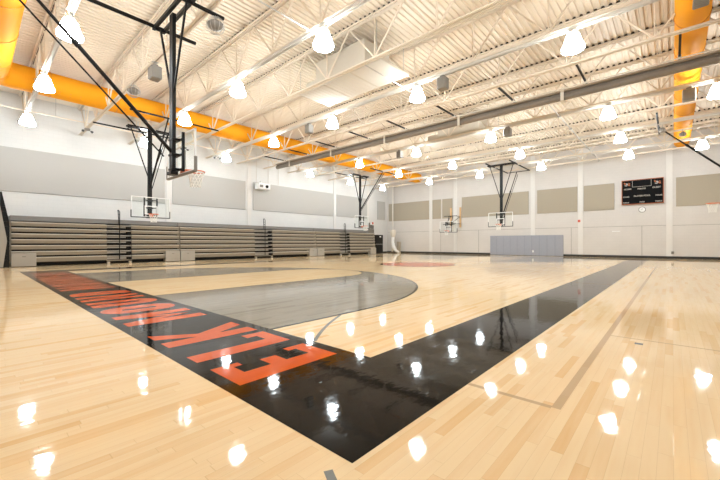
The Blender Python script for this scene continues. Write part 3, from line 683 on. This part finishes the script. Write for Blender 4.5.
t = thing('bundled_net', 'white net bundle hanging from a pipe by the room corner, tail on the floor', 'net', (-23.3, 31.5, 0))
MB().tube([(0, 0, 2.4), (0, 0, 7.46)], 0.055, 12).obj('drop_pipe', M['channel'], t)
MB().tube([(0, 0, 2.52), (0.02, 0, 2.4), (0.03, 0, 2.0), (0.05, 0, 1.75)], [0.30, 0.34, 0.28, 0.16], 16).obj('bag', M['strap'], t)
MB().tube([(0.05, 0, 1.8), (0.0, 0, 1.2), (0.10, 0, 0.7), (0.45, -0.02, 0.25), (0.85, -0.05, 0.12)], [0.16, 0.17, 0.20, 0.17, 0.10], 12).obj('tail', M['white'], t)
MB().tube([(-0.12, 0.05, 1.8), (-0.15, 0.05, 0.9), (-0.1, 0.05, 0.14)], [0.08, 0.10, 0.12], 10).obj('tail', M['strap'], t)
t = thing('door_panel_rack', 'small tan rack against the far wall by the corner', 'rack', (-23.05, YF-0.3, 0))
MB().bbox((-0.2, -0.12, 0.0), (0.2, 0.12, 1.25), 0.02).obj('rack_body', M['acoustic'], t)

# ------------------------------------------------------------------ things hung in the roof
def speaker(x, y, label, s=1.0, zt=ZB-0.10):
    t = thing('hanging_speaker', label, 'speaker', (x, y, 6.55))
    MB().bbox((-0.17*s, -0.15*s, 0), (0.17*s, 0.15*s, 0.42), 0.03).obj('cabinet', M['grey_box'], t)
    MB().bbox((-0.09, -0.08, 0.41), (0.09, 0.08, 0.50), 0.02).obj('yoke', M['grey_box'], t)
    MB().tube([(0, 0, 0.49), (0, 0, zt-0.015-6.55)], 0.018, 6).obj('drop_rod', M['steel'], t); MB().bbox((-0.06, -0.09, zt-0.016-6.55), (0.06, 0.09, zt-6.55), 0.003).obj('mounting_plate', M['steel'], t)
speaker(-6.1, JY[4]-0.02, 'grey hanging speaker right of a lamp, above the court centre')
speaker(-13.5, JY[4]+0.02, 'grey hanging speaker left of a lamp, before the rolled curtain')
speaker(-6.3, JY[7], 'tan hanging speaker just beyond the rolled curtain, right of a lamp')
speaker(-13.05, JY[7], 'small grey hanging speaker beyond the rolled curtain at the left')
speaker(0.47, JY[7], 'grey hanging box below the right duct', 1.15)
speaker(-12.9, JY[1], 'grey wire-guarded box hanging left of the nearest hoop', 1.1, ZB-0.01)
def detector(x, y, label, r=0.13):
    t = thing('beam_detector', label, 'detector', (x, y, ZB-0.32))
    MB().lathe((0, 0, 0), [(0.001, -0.10), (r*0.6, -0.09), (r, -0.02), (r, 0.05), (r*0.5, 0.12), (0.001, 0.13)], 16).obj('head', M['grey_box'], t)
    g = MB()
    for a in range(6): g.tube([(1.15*r*cos(a*pi/6)*cos(b), 1.15*r*sin(a*pi/6)*cos(b), 1.15*r*sin(b)) for b in [2*pi*k/16 for k in range(17)]], 0.006, 4, cap=False)
    g.obj('wire_guard', M['steel'], t); MB().tube([(0, 0, 0.1), (0, 0, 0.30)], 0.015, 6).obj('stem', M['steel'], t)
detector(-15.2, JY[1], 'round wire-guarded detector before the left duct', 0.2)
detector(-0.39, JY[9]+0.4, 'small round detector beside the right hoop brace top')
detector(0.39, JY[10]-0.4, 'small round detector under the far part of the right duct')
detector(-9.0, JY[1]+0.2, 'wire-guarded detector just right of the nearest hoop mast top', 0.2)
for i, (x, y, lab) in enumerate(((-23.2, 1.75, 'twin-head emergency light high at the far left'), (-23.0, 4.13, 'twin-head emergency light above the bleacher hoop at the left'), (-22.9, 9.0, 'twin-head emergency light high behind the nearest hoop'), (-23.2, 11.26, 'twin-head emergency light above the projector'))):
    t = thing('emergency_light', lab, 'emergency light', (x, y, ZB-(0.222 if y in (1.75, 11.26) else 0.13)), 0, 'emergency lights')
    MB().bbox((-0.05, -0.12, 0), (0.05, 0.12, 0.12), 0.01).obj('housing', M['grey_box'], t)
    for s in (-1, 1): MB().tube([(0, s*0.15, 0.0), (0.08, s*0.2, -0.06)], [0.03, 0.065], 12).obj('lamp_head', M['dark'], t)
    if y == 9.0: MB().tube([(0, 0, 0.12), (0, 0, 1.5)], 0.012, 6).obj('drop_rod', M['steel'], t)
# conduits and pipes
t = thing('conduit_run', 'thin grey conduit with junction boxes crossing the joists toward the far wall', 'conduit', (-3.95, 0, ZB-0.125))
MB().tube([(0, 15.8, 0), (0, 30.4, 0)], 0.022, 8).obj('pipe', M['steel'], t)
for y in JY[6:]: MB().bbox((-0.07, y-0.07, -0.05), (0.07, y+0.07, 0.03), 0.01).obj('junction_box', M['steel'], t)
t = thing('conduit_run', 'thin dark conduit between the first lamp row and the air handler', 'conduit', (-7.55, 0, ZB-0.125))
MB().tube([(0, 4.1, 0), (0, JY[2], 0)], 0.02, 8).obj('pipe', M['steel'], t); MB().tube([(-0.1, 8.8, 0), (-0.1, JY[4]+0.6, 0)], 0.02, 8).obj('pipe', M['steel'], t)
t = thing('sprinkler_pipe', 'thin cream pipe running high along the left wall', 'pipe', (-23.3, 0, 7.5))
MB().tube([(0, YN+0.1, 0), (0, YF-0.1, 0)], 0.03, 8).obj('pipe', M['joist'], t)
for y in [2.9+4.754*k for k in range(6)]: MB().tube([(0, y, 0), (0, y, ZD-7.5)], 0.01, 6).obj('hanger_rod', M['steel'], t)
for i, y in enumerate((15.3, 16.4, 17.4)):
    o = MB().tube([(XL+0.06, y, 5.95 if i == 0 else 6.0), (XL+0.06, y, 8.4)], 0.018, 6).obj('wall_conduit', M['channel']); tag(o, 'thin white vertical conduit on the left wall above the projector, %s from the left' % ORD[i], 'conduit', 'wall conduits')
